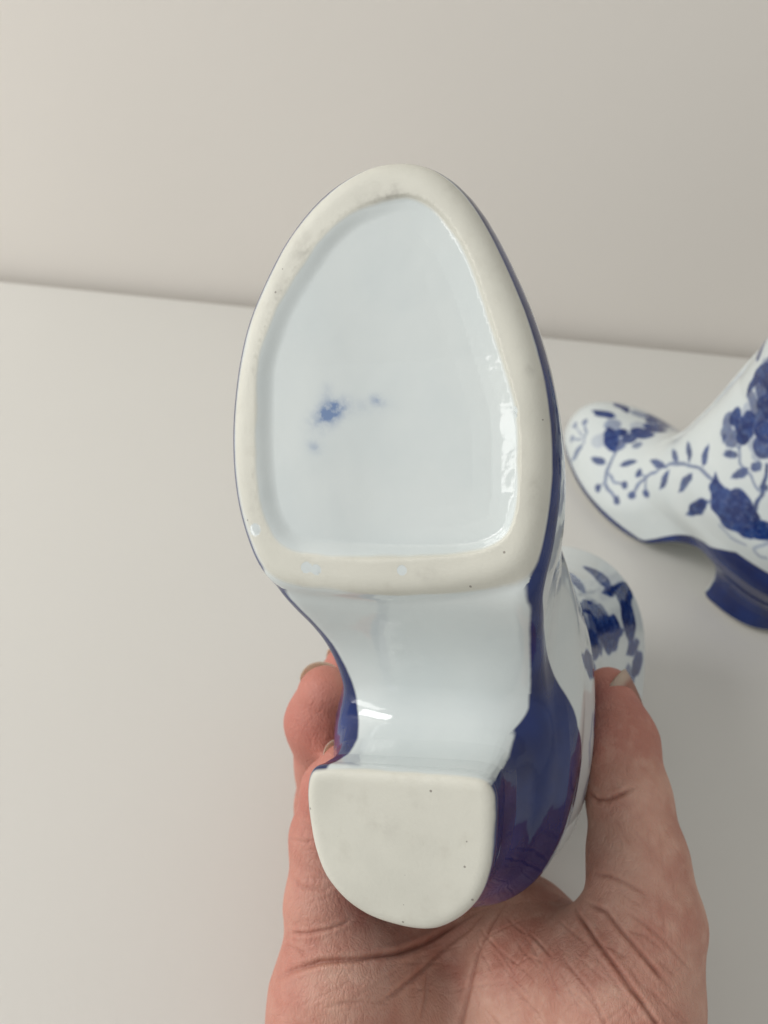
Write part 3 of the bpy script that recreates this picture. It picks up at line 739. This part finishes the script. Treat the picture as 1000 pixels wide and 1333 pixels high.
# lines of the palm and thumb: (depth, width, points)
CREASES = [
    (0.11, 0.075, [(-2.54,-11.15,-18.32),(-2.32,-10.92,-18.13),(-2.12,-10.74,-18.01),(-1.89,-10.62,-17.9),(-1.68,-10.52,-17.84),(-1.47,-10.44,-17.81),(-1.23,-10.4,-17.79),(-1.0,-10.39,-17.8),(-0.77,-10.4,-17.84),(-0.54,-10.42,-17.9),(-0.32,-10.44,-18.01),(-0.1,-10.49,-18.16),(0.12,-10.57,-18.35),(0.35,-10.68,-18.62),(0.58,-10.83,-19.01),(0.82,-11.0,-19.45),(1.07,-11.08,-19.74),(1.37,-11.1,-20.08),(1.67,-11.06,-20.33),(1.97,-11.0,-20.54),(2.28,-10.91,-20.72),(2.54,-10.8,-20.76),(2.78,-10.65,-20.7)]),
    (0.045, 0.07, [(2.99,-10.5,-20.62),(2.8,-10.65,-20.58),(2.61,-10.78,-20.48),(2.42,-10.9,-20.36),(2.23,-11.01,-20.24),(1.93,-11.16,-20.12),(1.64,-11.27,-19.94),(1.41,-11.34,-19.74),(1.19,-11.38,-19.47),(0.97,-11.37,-19.14),(0.75,-11.31,-18.74),(0.52,-11.23,-18.33),(0.3,-11.2,-18.0),(0.09,-11.22,-17.76),(-0.13,-11.25,-17.58),(-0.34,-11.32,-17.44)]),
    (0.05, 0.05, [(-2.28,-10.15,-18.5),(-2.04,-10.02,-18.26),(-1.81,-9.96,-18.14),(-1.52,-9.87,-18.08),(-1.24,-9.81,-18.09),(-0.93,-9.74,-18.2),(-0.71,-9.65,-18.39)]),
    (0.035, 0.05, [(-2.38,-10.47,-18.59),(-2.01,-10.35,-18.15),(-1.8,-10.4,-17.97)]),
    (0.035, 0.06, [(-2.21,-8.98,-18.82),(-1.91,-9.06,-18.5),(-1.65,-9.03,-18.41),(-1.39,-9.03,-18.39),(-1.2,-8.97,-18.45)]),
    (0.03, 0.06, [(1.07,-11.42,-19.25),(1.05,-11.52,-19.06),(1.03,-11.64,-18.88),(1.01,-11.75,-18.72),(0.96,-11.86,-18.54),(0.91,-11.97,-18.38),(0.86,-12.08,-18.23)]),
    (0.02, 0.05, [(-2.42,-8.25,-19.4),(-2.12,-8.09,-18.91),(-1.87,-8.06,-18.74),(-1.6,-7.96,-18.66)]),
    (0.06, 0.08, [(3.38,-10.27,-20.53),(3.19,-10.42,-20.35),(3.0,-10.55,-20.13),(2.81,-10.68,-19.93),(2.67,-10.81,-19.72),(2.53,-10.95,-19.55),(2.39,-11.1,-19.39),(2.3,-11.23,-19.2),(2.22,-11.36,-19.02),(2.15,-11.52,-18.89),(2.08,-11.71,-18.81),(2.02,-11.92,-18.74),(1.95,-12.14,-18.67),(1.89,-12.35,-18.6),(1.86,-12.56,-18.5),(1.83,-12.77,-18.4),(1.79,-12.98,-18.3)]),
    (0.09, 0.06, [(4.57,-9.44,-18.35),(4.57,-9.43,-17.83),(4.62,-9.46,-17.53),(4.68,-9.52,-17.29),(4.76,-9.59,-17.08),(4.85,-9.67,-16.9),(4.94,-9.76,-16.74),(5.03,-9.86,-16.6),(5.15,-9.99,-16.46),(5.26,-10.13,-16.33),(5.39,-10.28,-16.22),(5.5,-10.42,-16.14),(5.61,-10.57,-16.08),(5.73,-10.73,-16.03),(5.84,-10.89,-16.02),(5.95,-11.07,-16.02),(6.08,-11.27,-16.06)]),
    (0.07, 0.06, [(4.77,-9.18,-18.09),(4.9,-9.11,-17.73),(5.05,-9.09,-17.48),(5.16,-9.19,-17.23),(5.28,-9.31,-17.02),(5.4,-9.41,-16.87),(5.52,-9.53,-16.75),(5.65,-9.65,-16.65),(5.77,-9.78,-16.56),(5.89,-9.91,-16.49),(6.05,-10.06,-16.44),(6.22,-10.22,-16.42)]),
    (0.04, 0.06, [(4.97,-8.51,-18.13),(5.19,-8.41,-17.76),(5.44,-8.42,-17.52),(5.59,-8.47,-17.4),(5.75,-8.53,-17.31),(5.95,-8.66,-17.18)]),
    (0.08, 0.06, [(5.07,-6.95,-19.12),(5.2,-7.01,-18.69),(5.4,-6.91,-18.45),(5.69,-6.73,-18.33),(6.02,-6.56,-18.32)]),
    (0.03, 0.05, [(4.01,-10.05,-17.35),(4.11,-10.09,-17.1),(4.21,-10.14,-16.88),(4.31,-10.21,-16.69),(4.42,-10.3,-16.54),(4.48,-10.42,-16.42),(4.55,-10.55,-16.31),(4.63,-10.69,-16.22),(4.69,-10.87,-16.15),(4.76,-11.06,-16.09)]),
    (0.025, 0.05, [(2.94,-11.12,-18.28),(3.06,-11.19,-18.07),(3.17,-11.25,-17.86),(3.31,-11.28,-17.61),(3.45,-11.31,-17.36),(3.54,-11.38,-17.19),(3.63,-11.47,-17.04)]),
    (0.03, 0.05, [(5.36,-8.92,-17.28),(5.55,-9.0,-17.1),(5.76,-9.1,-16.97),(5.89,-9.2,-16.88),(6.03,-9.3,-16.82),(6.17,-9.42,-16.77),(6.34,-9.61,-16.74),(6.52,-9.81,-16.73),(6.79,-10.11,-16.82)]),
    (0.025, 0.05, [(4.8,-9.58,-17.06),(4.95,-9.6,-16.93),(5.1,-9.62,-16.81),(5.3,-9.69,-16.67)]),
    (0.02, 0.04, [(3.13,-10.85,-18.39),(3.43,-10.56,-18.23),(3.56,-10.44,-17.91),(3.69,-10.34,-17.62)]),
    (0.025, 0.05, [(5.29,-9.27,-17.05),(5.5,-9.27,-16.94),(5.72,-9.28,-16.86),(5.9,-9.41,-16.77),(6.09,-9.56,-16.71)]),
    (0.02, 0.04, [(3.81,-10.27,-19.15),(3.64,-10.36,-18.99),(3.48,-10.47,-18.86),(3.32,-10.6,-18.76),(3.21,-10.73,-18.59),(3.09,-10.86,-18.44),(2.99,-11.02,-18.34)]),
    (0.02, 0.05, [(2.49,-10.96,-19.64),(2.73,-10.79,-19.6),(2.98,-10.64,-19.58),(3.19,-10.54,-19.57),(3.4,-10.44,-19.57),(3.61,-10.36,-19.58)]),
    (0.02, 0.05, [(5.28,-9.75,-16.62),(5.36,-9.89,-16.5),(5.44,-10.03,-16.39),(5.59,-10.13,-16.32),(5.75,-10.25,-16.27),(5.85,-10.41,-16.2),(5.94,-10.58,-16.15)]),
    (0.02, 0.042, [(3.93,-10.24,-17.18),(3.99,-10.34,-16.96),(4.06,-10.47,-16.77),(4.15,-10.59,-16.61),(4.24,-10.73,-16.47)]),
    (0.018, 0.042, [(2.75,-10.85,-19.29),(2.97,-10.85,-18.8),(3.2,-10.8,-18.33),(3.39,-10.79,-17.86),(3.53,-10.81,-17.44)]),
    (0.02, 0.042, [(3.15,-10.49,-19.97),(3.24,-10.49,-19.71),(3.33,-10.49,-19.47),(3.44,-10.47,-19.22),(3.54,-10.43,-18.95)]),
    (0.019, 0.042, [(4.13,-10.23,-16.88),(4.26,-10.33,-16.64),(4.42,-10.44,-16.45),(4.55,-10.59,-16.3),(4.65,-10.79,-16.18)]),
    (0.02, 0.042, [(3.65,-10.32,-18.67),(3.69,-10.25,-18.29),(3.74,-10.19,-17.95),(3.79,-10.18,-17.68),(3.84,-10.19,-17.46)]),
    (0.014, 0.042, [(2.4,-10.97,-19.94),(2.44,-11.02,-19.5),(2.5,-11.09,-19.12),(2.59,-11.14,-18.75),(2.67,-11.24,-18.48)]),
    (0.013, 0.042, [(2.71,-10.89,-19.24),(2.84,-10.95,-18.76),(2.99,-11.01,-18.36),(3.17,-11.07,-18.01),(3.37,-11.07,-17.62)]),
    (0.014, 0.042, [(4.34,-9.91,-17.06),(4.53,-9.96,-16.79),(4.72,-10.04,-16.57),(4.95,-10.12,-16.41),(5.18,-10.21,-16.28)]),
    (0.022, 0.042, [(5.75,-10.22,-16.28),(5.87,-10.32,-16.25),(6.0,-10.43,-16.24),(6.14,-10.54,-16.24),(6.28,-10.67,-16.26),(6.41,-10.82,-16.28),(6.56,-10.98,-16.34),(6.72,-11.19,-16.44),(6.94,-11.47,-16.66)]),
    (0.018, 0.042, [(3.26,-10.6,-19.04),(3.34,-10.6,-18.67),(3.43,-10.56,-18.26),(3.53,-10.5,-17.87),(3.64,-10.48,-17.54)]),
    (0.02, 0.042, [(3.7,-10.3,-17.69),(3.75,-10.37,-17.39),(3.79,-10.5,-17.16),(3.85,-10.62,-16.96),(3.94,-10.74,-16.77)]),
    (0.012, 0.042, [(3.44,-10.48,-19.13),(3.5,-10.46,-18.78),(3.55,-10.4,-18.37),(3.58,-10.38,-18.02),(3.63,-10.4,-17.74),(3.66,-10.45,-17.52),(3.7,-10.52,-17.33),(3.73,-10.61,-17.17),(3.77,-10.7,-17.03)]),
    (0.019, 0.042, [(2.37,-11.89,-18.35),(2.6,-11.95,-18.09),(2.81,-12.04,-17.85),(3.01,-12.15,-17.64),(3.21,-12.24,-17.43)]),
    (0.014, 0.042, [(2.67,-10.83,-19.59),(2.75,-10.84,-19.31),(2.83,-10.86,-19.05),(2.92,-10.88,-18.79),(3.0,-10.89,-18.55),(3.07,-10.94,-18.34),(3.14,-11.0,-18.15),(3.22,-11.04,-17.96),(3.3,-11.07,-17.77)]),
    (0.018, 0.042, [(4.2,-9.82,-18.5),(4.26,-9.7,-17.94),(4.37,-9.66,-17.58),(4.5,-9.66,-17.3),(4.62,-9.69,-17.08)]),
    (0.018, 0.042, [(4.76,-9.96,-16.63),(4.86,-10.0,-16.55),(4.95,-10.05,-16.47),(5.04,-10.11,-16.39),(5.11,-10.18,-16.32)]),
    (0.019, 0.042, [(3.98,-10.44,-16.89),(4.1,-10.47,-16.73),(4.21,-10.5,-16.59),(4.33,-10.55,-16.46),(4.45,-10.61,-16.35),(4.56,-10.69,-16.26),(4.67,-10.77,-16.18),(4.77,-10.87,-16.11),(4.88,-10.98,-16.06)]),
    (0.017, 0.042, [(5.02,-10.39,-16.19),(5.17,-10.57,-16.08),(5.3,-10.79,-16.01),(5.44,-11.02,-15.96),(5.57,-11.29,-15.96)]),
    (0.015, 0.042, [(4.6,-9.75,-17.02),(4.73,-9.83,-16.79),(4.87,-9.95,-16.59),(4.98,-10.09,-16.42),(5.06,-10.26,-16.27)]),
    (0.014, 0.042, [(4.92,-9.93,-16.59),(5.02,-9.99,-16.49),(5.12,-10.06,-16.41),(5.21,-10.14,-16.33),(5.3,-10.23,-16.26),(5.42,-10.31,-16.21),(5.54,-10.39,-16.16),(5.65,-10.48,-16.13),(5.77,-10.58,-16.1)]),
    (0.013, 0.042, [(4.81,-9.83,-16.74),(4.9,-9.91,-16.61),(4.98,-9.99,-16.51),(5.09,-10.06,-16.41),(5.2,-10.14,-16.33),(5.31,-10.22,-16.27),(5.44,-10.3,-16.21),(5.55,-10.39,-16.16),(5.67,-10.49,-16.13)]),
    (0.021, 0.042, [(5.54,-9.99,-16.41),(5.64,-10.09,-16.35),(5.74,-10.19,-16.3),(5.84,-10.3,-16.26),(5.95,-10.42,-16.22),(6.07,-10.54,-16.21),(6.19,-10.67,-16.21),(6.33,-10.81,-16.24),(6.48,-10.97,-16.29)]),
    (0.021, 0.042, [(5.54,-9.58,-16.71),(5.65,-9.69,-16.62),(5.78,-9.81,-16.54),(5.88,-9.95,-16.47),(5.97,-10.1,-16.4)]),
    (0.02, 0.042, [(3.56,-10.41,-19.1),(3.64,-10.33,-18.64),(3.71,-10.22,-18.14),(3.79,-10.17,-17.75),(3.88,-10.15,-17.45)]),
    (0.02, 0.042, [(5.92,-9.68,-16.63),(6.01,-9.77,-16.6),(6.12,-9.85,-16.58),(6.23,-9.95,-16.56),(6.34,-10.05,-16.56)]),
    (0.016, 0.042, [(2.51,-10.87,-20.11),(2.57,-10.87,-19.82),(2.65,-10.86,-19.55),(2.74,-10.85,-19.31),(2.84,-10.84,-19.1)]),
    (0.01, 0.042, [(4.61,-10.13,-16.55),(4.46,-10.24,-16.54),(4.32,-10.38,-16.56),(4.2,-10.53,-16.59),(4.07,-10.7,-16.63),(3.96,-10.88,-16.7),(3.84,-11.08,-16.79),(3.75,-11.3,-16.9),(3.65,-11.54,-17.02)]),
    (0.013, 0.042, [(5.06,-9.44,-17.03),(4.92,-9.6,-16.94),(4.77,-9.75,-16.86),(4.63,-9.91,-16.78),(4.47,-10.06,-16.72)]),
    (0.011, 0.042, [(5.74,-9.19,-16.92),(5.49,-9.4,-16.86),(5.24,-9.59,-16.78),(4.98,-9.78,-16.71),(4.71,-9.95,-16.67)]),
    (0.012, 0.042, [(5.42,-10.22,-16.26),(5.2,-10.33,-16.2),(4.99,-10.47,-16.16),(4.79,-10.64,-16.16),(4.59,-10.8,-16.21)]),
    (0.009, 0.042, [(3.29,-11.3,-17.63),(3.15,-11.49,-17.73),(3.0,-11.67,-17.81),(2.83,-11.84,-17.9),(2.67,-12.01,-17.99),(2.51,-12.21,-18.1),(2.36,-12.41,-18.21),(2.18,-12.58,-18.32),(2.0,-12.73,-18.38)]),
    (0.008, 0.042, [(2.95,-10.91,-18.62),(2.71,-11.16,-18.53),(2.52,-11.45,-18.47),(2.31,-11.77,-18.48),(2.14,-12.11,-18.5)]),
    (0.01, 0.042, [(3.67,-10.78,-17.17),(3.6,-10.97,-17.2),(3.53,-11.17,-17.25),(3.45,-11.39,-17.33),(3.36,-11.6,-17.41)]),
    (0.011, 0.042, [(5.89,-9.18,-16.89),(5.76,-9.39,-16.8),(5.6,-9.58,-16.7),(5.44,-9.76,-16.59),(5.27,-9.94,-16.47)]),
    (0.008, 0.042, [(3.7,-10.27,-17.75),(3.58,-10.45,-17.81),(3.46,-10.64,-17.88),(3.33,-10.83,-17.97),(3.19,-11.01,-18.05),(3.04,-11.16,-18.12),(2.88,-11.31,-18.17),(2.72,-11.46,-18.23),(2.56,-11.61,-18.3)]),
    (0.01, 0.042, [(4.35,-10.02,-16.88),(4.24,-10.12,-16.87),(4.13,-10.23,-16.88),(4.02,-10.35,-16.9),(3.92,-10.48,-16.95)]),
    (0.01, 0.042, [(5.03,-9.31,-17.21),(4.84,-9.48,-17.18),(4.64,-9.63,-17.16),(4.44,-9.79,-17.13),(4.25,-9.96,-17.11)]),
    (0.007, 0.042, [(5.17,-10.37,-16.18),(5.04,-10.53,-16.12),(4.93,-10.7,-16.1),(4.79,-10.87,-16.11),(4.68,-11.07,-16.13)]),
    (0.011, 0.042, [(3.43,-10.52,-18.77),(3.25,-10.67,-18.69),(3.07,-10.82,-18.62),(2.91,-10.97,-18.52),(2.75,-11.15,-18.49)]),
    (0.011, 0.042, [(3.62,-10.34,-18.57),(3.45,-10.52,-18.47),(3.28,-10.71,-18.39),(3.11,-10.91,-18.33),(2.97,-11.11,-18.26)]),
    (0.012, 0.042, [(0.31,-10.77,-18.34),(0.65,-11.06,-18.83),(1.02,-11.32,-19.3),(1.38,-11.47,-19.55),(1.73,-11.51,-19.56)]),
    (0.01, 0.042, [(-1.0,-11.13,-17.33),(-0.81,-11.07,-17.37),(-0.63,-11.01,-17.43),(-0.46,-10.95,-17.52),(-0.28,-10.91,-17.62),(-0.12,-10.87,-17.75),(0.05,-10.84,-17.92),(0.24,-10.85,-18.13),(0.42,-10.91,-18.41)]),
    (0.017, 0.042, [(1.21,-11.25,-19.67),(1.42,-11.3,-19.81),(1.64,-11.31,-19.87),(1.85,-11.28,-19.9),(2.05,-11.2,-19.88)]),
    (0.009, 0.042, [(1.92,-10.95,-20.7),(2.33,-10.88,-20.83),(2.71,-10.7,-20.71),(3.07,-10.45,-20.53),(3.43,-10.25,-20.51)]),
    (0.01, 0.042, [(-0.06,-10.58,-18.09),(0.13,-10.62,-18.27),(0.31,-10.67,-18.53),(0.51,-10.78,-18.85),(0.72,-10.96,-19.25)]),
    (0.009, 0.042, [(-2.03,-11.34,-17.55),(-1.7,-11.13,-17.45),(-1.38,-10.97,-17.44),(-1.06,-10.85,-17.47),(-0.75,-10.75,-17.56)]),
    (0.009, 0.042, [(0.57,-11.51,-18.23),(0.83,-11.59,-18.6),(1.1,-11.66,-18.95),(1.36,-11.66,-19.25),(1.6,-11.59,-19.47)]),
    (0.016, 0.042, [(1.43,-11.89,-19.02),(1.64,-11.89,-19.06),(1.84,-11.82,-19.01),(2.03,-11.7,-18.88),(2.21,-11.58,-18.74),(2.4,-11.46,-18.6),(2.58,-11.36,-18.48),(2.76,-11.26,-18.36),(2.94,-11.16,-18.25)]),
    (0.016, 0.042, [(-1.22,-11.11,-17.34),(-0.87,-11.09,-17.35),(-0.52,-11.11,-17.43),(-0.17,-11.2,-17.57),(0.19,-11.38,-17.79)]),
    (0.015, 0.042, [(0.89,-11.08,-19.45),(1.09,-11.16,-19.66),(1.29,-11.21,-19.83),(1.48,-11.22,-19.97),(1.67,-11.2,-20.07)]),
    (0.015, 0.042, [(-1.33,-11.18,-17.33),(-1.09,-11.14,-17.33),(-0.86,-11.11,-17.35),(-0.62,-11.11,-17.4),(-0.39,-11.12,-17.48)]),
    (0.011, 0.042, [(0.57,-11.36,-18.33),(0.75,-11.5,-18.54),(0.92,-11.63,-18.72),(1.1,-11.73,-18.87),(1.28,-11.81,-18.99)]),
    (0.011, 0.042, [(5.72,-7.33,-18.01),(5.81,-7.42,-17.88),(5.91,-7.53,-17.77),(6.0,-7.63,-17.67),(6.11,-7.74,-17.59),(6.19,-7.87,-17.51),(6.28,-8.01,-17.46),(6.37,-8.15,-17.42),(6.46,-8.3,-17.38)]),
    (0.01, 0.042, [(6.51,-7.28,-18.02),(6.65,-7.53,-17.89),(6.75,-7.79,-17.75),(6.93,-8.08,-17.72),(7.16,-8.45,-17.85)]),
    (0.011, 0.042, [(6.13,-7.22,-17.98),(6.12,-7.42,-17.83),(6.09,-7.62,-17.67),(6.08,-7.82,-17.54),(6.1,-8.04,-17.44)]),
    (0.013, 0.042, [(5.39,-8.62,-17.47),(5.46,-8.68,-17.37),(5.56,-8.73,-17.28),(5.66,-8.77,-17.19),(5.76,-8.83,-17.12)]),
    (0.009, 0.042, [(6.4,-7.21,-18.03),(6.4,-7.37,-17.91),(6.4,-7.51,-17.79),(6.38,-7.66,-17.67),(6.36,-7.82,-17.56),(6.35,-7.98,-17.48),(6.35,-8.15,-17.41),(6.36,-8.32,-17.35),(6.36,-8.48,-17.28)]),
    (0.01, 0.042, [(5.67,-8.95,-17.08),(5.69,-9.15,-16.96),(5.67,-9.35,-16.83),(5.65,-9.55,-16.72),(5.66,-9.73,-16.59)]),
    (0.01, 0.042, [(5.47,-7.29,-18.21),(5.52,-7.4,-18.08),(5.57,-7.52,-17.94),(5.62,-7.63,-17.81),(5.68,-7.74,-17.69)]),
    (0.011, 0.042, [(6.23,-8.13,-17.4),(6.21,-8.3,-17.34),(6.19,-8.47,-17.27),(6.18,-8.62,-17.18),(6.16,-8.77,-17.09),(6.17,-8.92,-17.0),(6.18,-9.07,-16.92),(6.17,-9.22,-16.85),(6.17,-9.38,-16.79)]),
    (0.014, 0.042, [(-2.32,-7.81,-19.44),(-1.93,-7.66,-18.86),(-1.61,-7.67,-18.68),(-1.3,-7.77,-18.66),(-1.0,-7.9,-18.75)]),
    (0.008, 0.042, [(-1.88,-9.37,-18.32),(-1.71,-9.3,-18.29),(-1.54,-9.24,-18.28),(-1.37,-9.2,-18.3),(-1.21,-9.15,-18.35)]),
    (0.013, 0.042, [(-2.04,-8.89,-18.67),(-1.69,-8.84,-18.51),(-1.35,-8.83,-18.49),(-1.02,-8.86,-18.58)]),
    (0.01, 0.042, [(-2.13,-7.32,-19.21),(-1.75,-7.23,-18.7),(-1.42,-7.27,-18.57),(-1.09,-7.35,-18.59)]),
    (0.013, 0.042, [(-2.02,-9.71,-18.29),(-1.7,-9.66,-18.16),(-1.39,-9.68,-18.13),(-1.09,-9.74,-18.15),(-0.78,-9.82,-18.24)]),
    (0.012, 0.042, [(-2.43,-8.05,-21.71),(-1.8,-6.98,-18.72),(-1.49,-6.97,-18.53),(-1.19,-6.97,-18.46)]),
    (0.008, 0.042, [(-2.06,-7.79,-18.94),(-1.68,-7.72,-18.7),(-1.31,-7.71,-18.65),(-0.96,-7.8,-18.76)]),
    (0.01, 0.042, [(-2.04,-8.54,-18.76),(-1.84,-8.59,-18.63),(-1.64,-8.65,-18.56),(-1.45,-8.73,-18.52),(-1.26,-8.82,-18.51),(-1.09,-8.94,-18.51),(-0.91,-9.07,-18.54),(-0.73,-9.21,-18.62),(-0.54,-9.38,-18.76)]),
]


def crease_fields(V, N):
    disp, tint = np.zeros(len(V)), np.zeros(len(V))
    for dep, w, pts in CREASES:
        w = w * 0.72
        q = np.array(pts)
        m = w * 5
        near = np.where(((V > q.min(0) - m) & (V < q.max(0) + m)).all(1))[0]
        p = V[near]
        best, along_ = np.full(len(near), 9.0), np.zeros(len(near))
        L = np.concatenate([[0], np.cumsum(np.linalg.norm(np.diff(q, axis=0), axis=1))])
        for k in range(len(q) - 1):
            ba = q[k + 1] - q[k]
            t = np.clip((p - q[k]) @ ba / (ba @ ba), 0, 1)
            d = np.linalg.norm(p - q[k] - t[:, None] * ba, axis=1)
            c = d < best
            best[c] = d[c]
            along_[c] = (L[k] + t * np.linalg.norm(ba))[c] / L[-1]
        fade = np.clip(np.minimum(along_, 1 - along_) / 0.18, 0.15, 1)
        groove = np.exp(-(best / w) ** 2)
        rim = np.exp(-((best - 2.6 * w) / (1.5 * w)) ** 2)
        disp[near] += 0.8 * dep * fade * (-groove + 0.35 * rim)
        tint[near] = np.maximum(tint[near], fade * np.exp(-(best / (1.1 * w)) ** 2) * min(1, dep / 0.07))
    return V + N * disp[:, None], tint


def skin():
    m = NT("skin")
    n1 = m.noise(48, 4, 0.6)
    n2 = m.noise(260, 3)
    col = m.mix(m.ramp(n1, 0.33, 0.68), (0.535, 0.305, 0.23, 1), (0.415, 0.178, 0.13, 1))
    col = m.mix(m.ramp(n2, 0.42, 0.75, 0, 0.35), col, (0.63, 0.41, 0.325, 1))
    tip = m.attr('flush')
    col = m.mix(m.math('MULTIPLY', tip, 0.8), col, (0.45, 0.15, 0.115, 1))
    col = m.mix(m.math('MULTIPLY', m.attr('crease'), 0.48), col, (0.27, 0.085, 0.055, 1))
    m.link(col, m.b.inputs['Base Color'])
    m.link(m.ramp(n2, 0.3, 0.7, 0.5, 0.64), m.b.inputs['Roughness'])
    m.b.inputs['Subsurface Weight'].default_value = 0.2
    m.b.inputs['Subsurface Radius'].default_value = (1.0, 0.35, 0.2)
    m.b.inputs['Subsurface Scale'].default_value = 0.003
    mp = m.n('ShaderNodeMapping')
    mp.inputs['Scale'].default_value = (1.0, 0.45, 1.0)
    mp.inputs['Rotation'].default_value = (0, 0, R(38))
    wv = m.n('ShaderNodeMixRGB', blend_type='ADD')
    nz = m.n('ShaderNodeTexNoise')
    nz.inputs['Scale'].default_value = 120
    m.link(m.obj(), nz.inputs['Vector'])
    wv.inputs[0].default_value = 0.006
    m.link(m.obj(), wv.inputs[1])
    m.link(nz.outputs['Color'], wv.inputs[2])
    m.link(wv.outputs[0], mp.inputs['Vector'])
    lines = []
    for sc_, w_ in ((520, 0.16), (900, 0.18), (1700, 0.22)):
        v = m.n('ShaderNodeTexVoronoi', feature='DISTANCE_TO_EDGE')
        v.inputs['Scale'].default_value = sc_
        m.link(mp.outputs[0], v.inputs['Vector'])
        lines.append(m.ramp(v.outputs['Distance'], 0.0, w_))
    h = m.math('ADD', m.math('MULTIPLY', lines[0], 0.3), m.math('ADD', m.math('MULTIPLY', lines[1], 0.3), m.math('MULTIPLY', lines[2], 0.2)))
    h = m.math('ADD', h, m.math('MULTIPLY', m.noise(240, 4), 0.8))
    m.bump(h, 0.36, 0.0006)
    return m.m


hV, hQ, hN = solid(hand_F, (-5.2, -24.0, -29.5), (9.5, 0, -10.0), 0.12, 1)
tips = [ch[-1][0] for nm, ch in HAND if nm != 'palm']
flush = lambda hV: sum(np.exp(-(((hV - np.array(t)) ** 2).sum(1)) / 2.6) for t in tips)
near = hV[hQ].mean(1)[:, 1] > -12.8
far_q = hQ[~near]
hV, hQ = subdivide(hV, hQ[near])
hQ = np.concatenate([hQ, far_q])
hN = gradient(hand_F, hV)
hN /= np.linalg.norm(hN, axis=1)[:, None]
hV, tint = crease_fields(hV, hN)
hand = add("hand", mesh_from("hand", hV, hQ, None, dict(crease=tint, flush=np.clip(flush(hV) + 0.6 * np.clip((-hV[:, 0] - 1.2) / 1.2, 0, 1), 0, 1)), skin()), None,
           label="bare right hand gripping the upturned porcelain boot from below", category="hand")
hand.matrix_world = LIFT


def nail_material():
    m = NT("fingernail")
    f = m.attr('free')
    c = m.mix(m.ramp(f, 0.70, 0.86), (0.55, 0.30, 0.235, 1), (0.76, 0.64, 0.53, 1))
    m.link(c, m.b.inputs['Base Color'])
    m.b.inputs['Roughness'].default_value = 0.28
    tr = m.n('ShaderNodeBsdfTranslucent')
    m.link(c, tr.inputs['Color'])
    ms = m.n('ShaderNodeMixShader')
    ms.inputs[0].default_value = 0.5
    m.link(m.b.outputs[0], ms.inputs[1])
    m.link(tr.outputs[0], ms.inputs[2])
    m.link(ms.outputs[0], m.t.nodes['Material Output'].inputs['Surface'])
    m.b.inputs['Subsurface Weight'].default_value = 0.15
    m.b.inputs['Subsurface Scale'].default_value = 0.002
    return m.m


nail_mat = nail_material()


def fingernail(edge, direction, normal, w, l):
    """curved plate; edge = middle of its free edge"""
    e, d, n = Vector(edge), Vector(direction).normalized(), Vector(normal)
    n = (n - d * n.dot(d)).normalized()
    s = d.cross(n)
    U, W = 11, 11
    V, F = [], []
    for lay in (0, 1):
        for j in range(W):
            v = j / (W - 1)
            for i in range(U):
                u = -1 + 2 * i / (U - 1)
                back_ = v * l + 0.16 * l * u * u * (1 - v)
                half = 0.5 * w * (1 - 0.12 * v)
                a = u * 1.05
                p = e - d * back_ + s * half * math.sin(a) / math.sin(1.05) + n * (half * 1.0 * (math.cos(a) - 1) - 0.05 * (2 * v - 1) ** 2 - 0.045 * lay)
                V.append(p)
    N_ = U * W
    for j in range(W - 1):
        for i in range(U - 1):
            a = j * U + i
            F.append((a, a + 1, a + U + 1, a + U))
            F.append((N_ + a, N_ + a + U, N_ + a + U + 1, N_ + a + 1))
    ring_ = [i for i in range(U)] + [j * U + U - 1 for j in range(1, W)] + [(W - 1) * U + i for i in range(U - 2, -1, -1)] + [j * U for j in range(W - 2, 0, -1)]
    for a, b in zip(ring_, ring_[1:] + ring_[:1]):
        F.append((a, N_ + a, N_ + b, b))
    V = np.array([tuple(p) for p in V])
    free = np.array([1 - (k % N_) // U / (W - 1) for k in range(2 * N_)])
    return add("fingernail", mesh_from("fingernail", V, np.array(F), None, dict(free=free), nail_mat), hand)


fingernail((-1.96, -4.19, -21.5), (-0.05, 1, 0.25), (-0.45, 0.3, -0.85), 1.12, 1.25)
fingernail((-1.23, -5.73, -19.5), (0.1, 1, 0.3), (-0.4, 0.4, -0.8), 0.82, 0.95)
fingernail((6.40, -4.2, -20.42), (-0.43, 0.98, -0.12), (0.766, 0.1, 0.633), 1.1, 1.25)
fingernail((-1.53, -4.21, -24.6), (0.05, 1, 0.2), (-0.5, 0.3, -0.8), 1.0, 1.2)
fingernail((-0.88, -5.05, -27.6), (0.05, 1, 0.2), (-0.5, 0.3, -0.8), 1.0, 1.1)
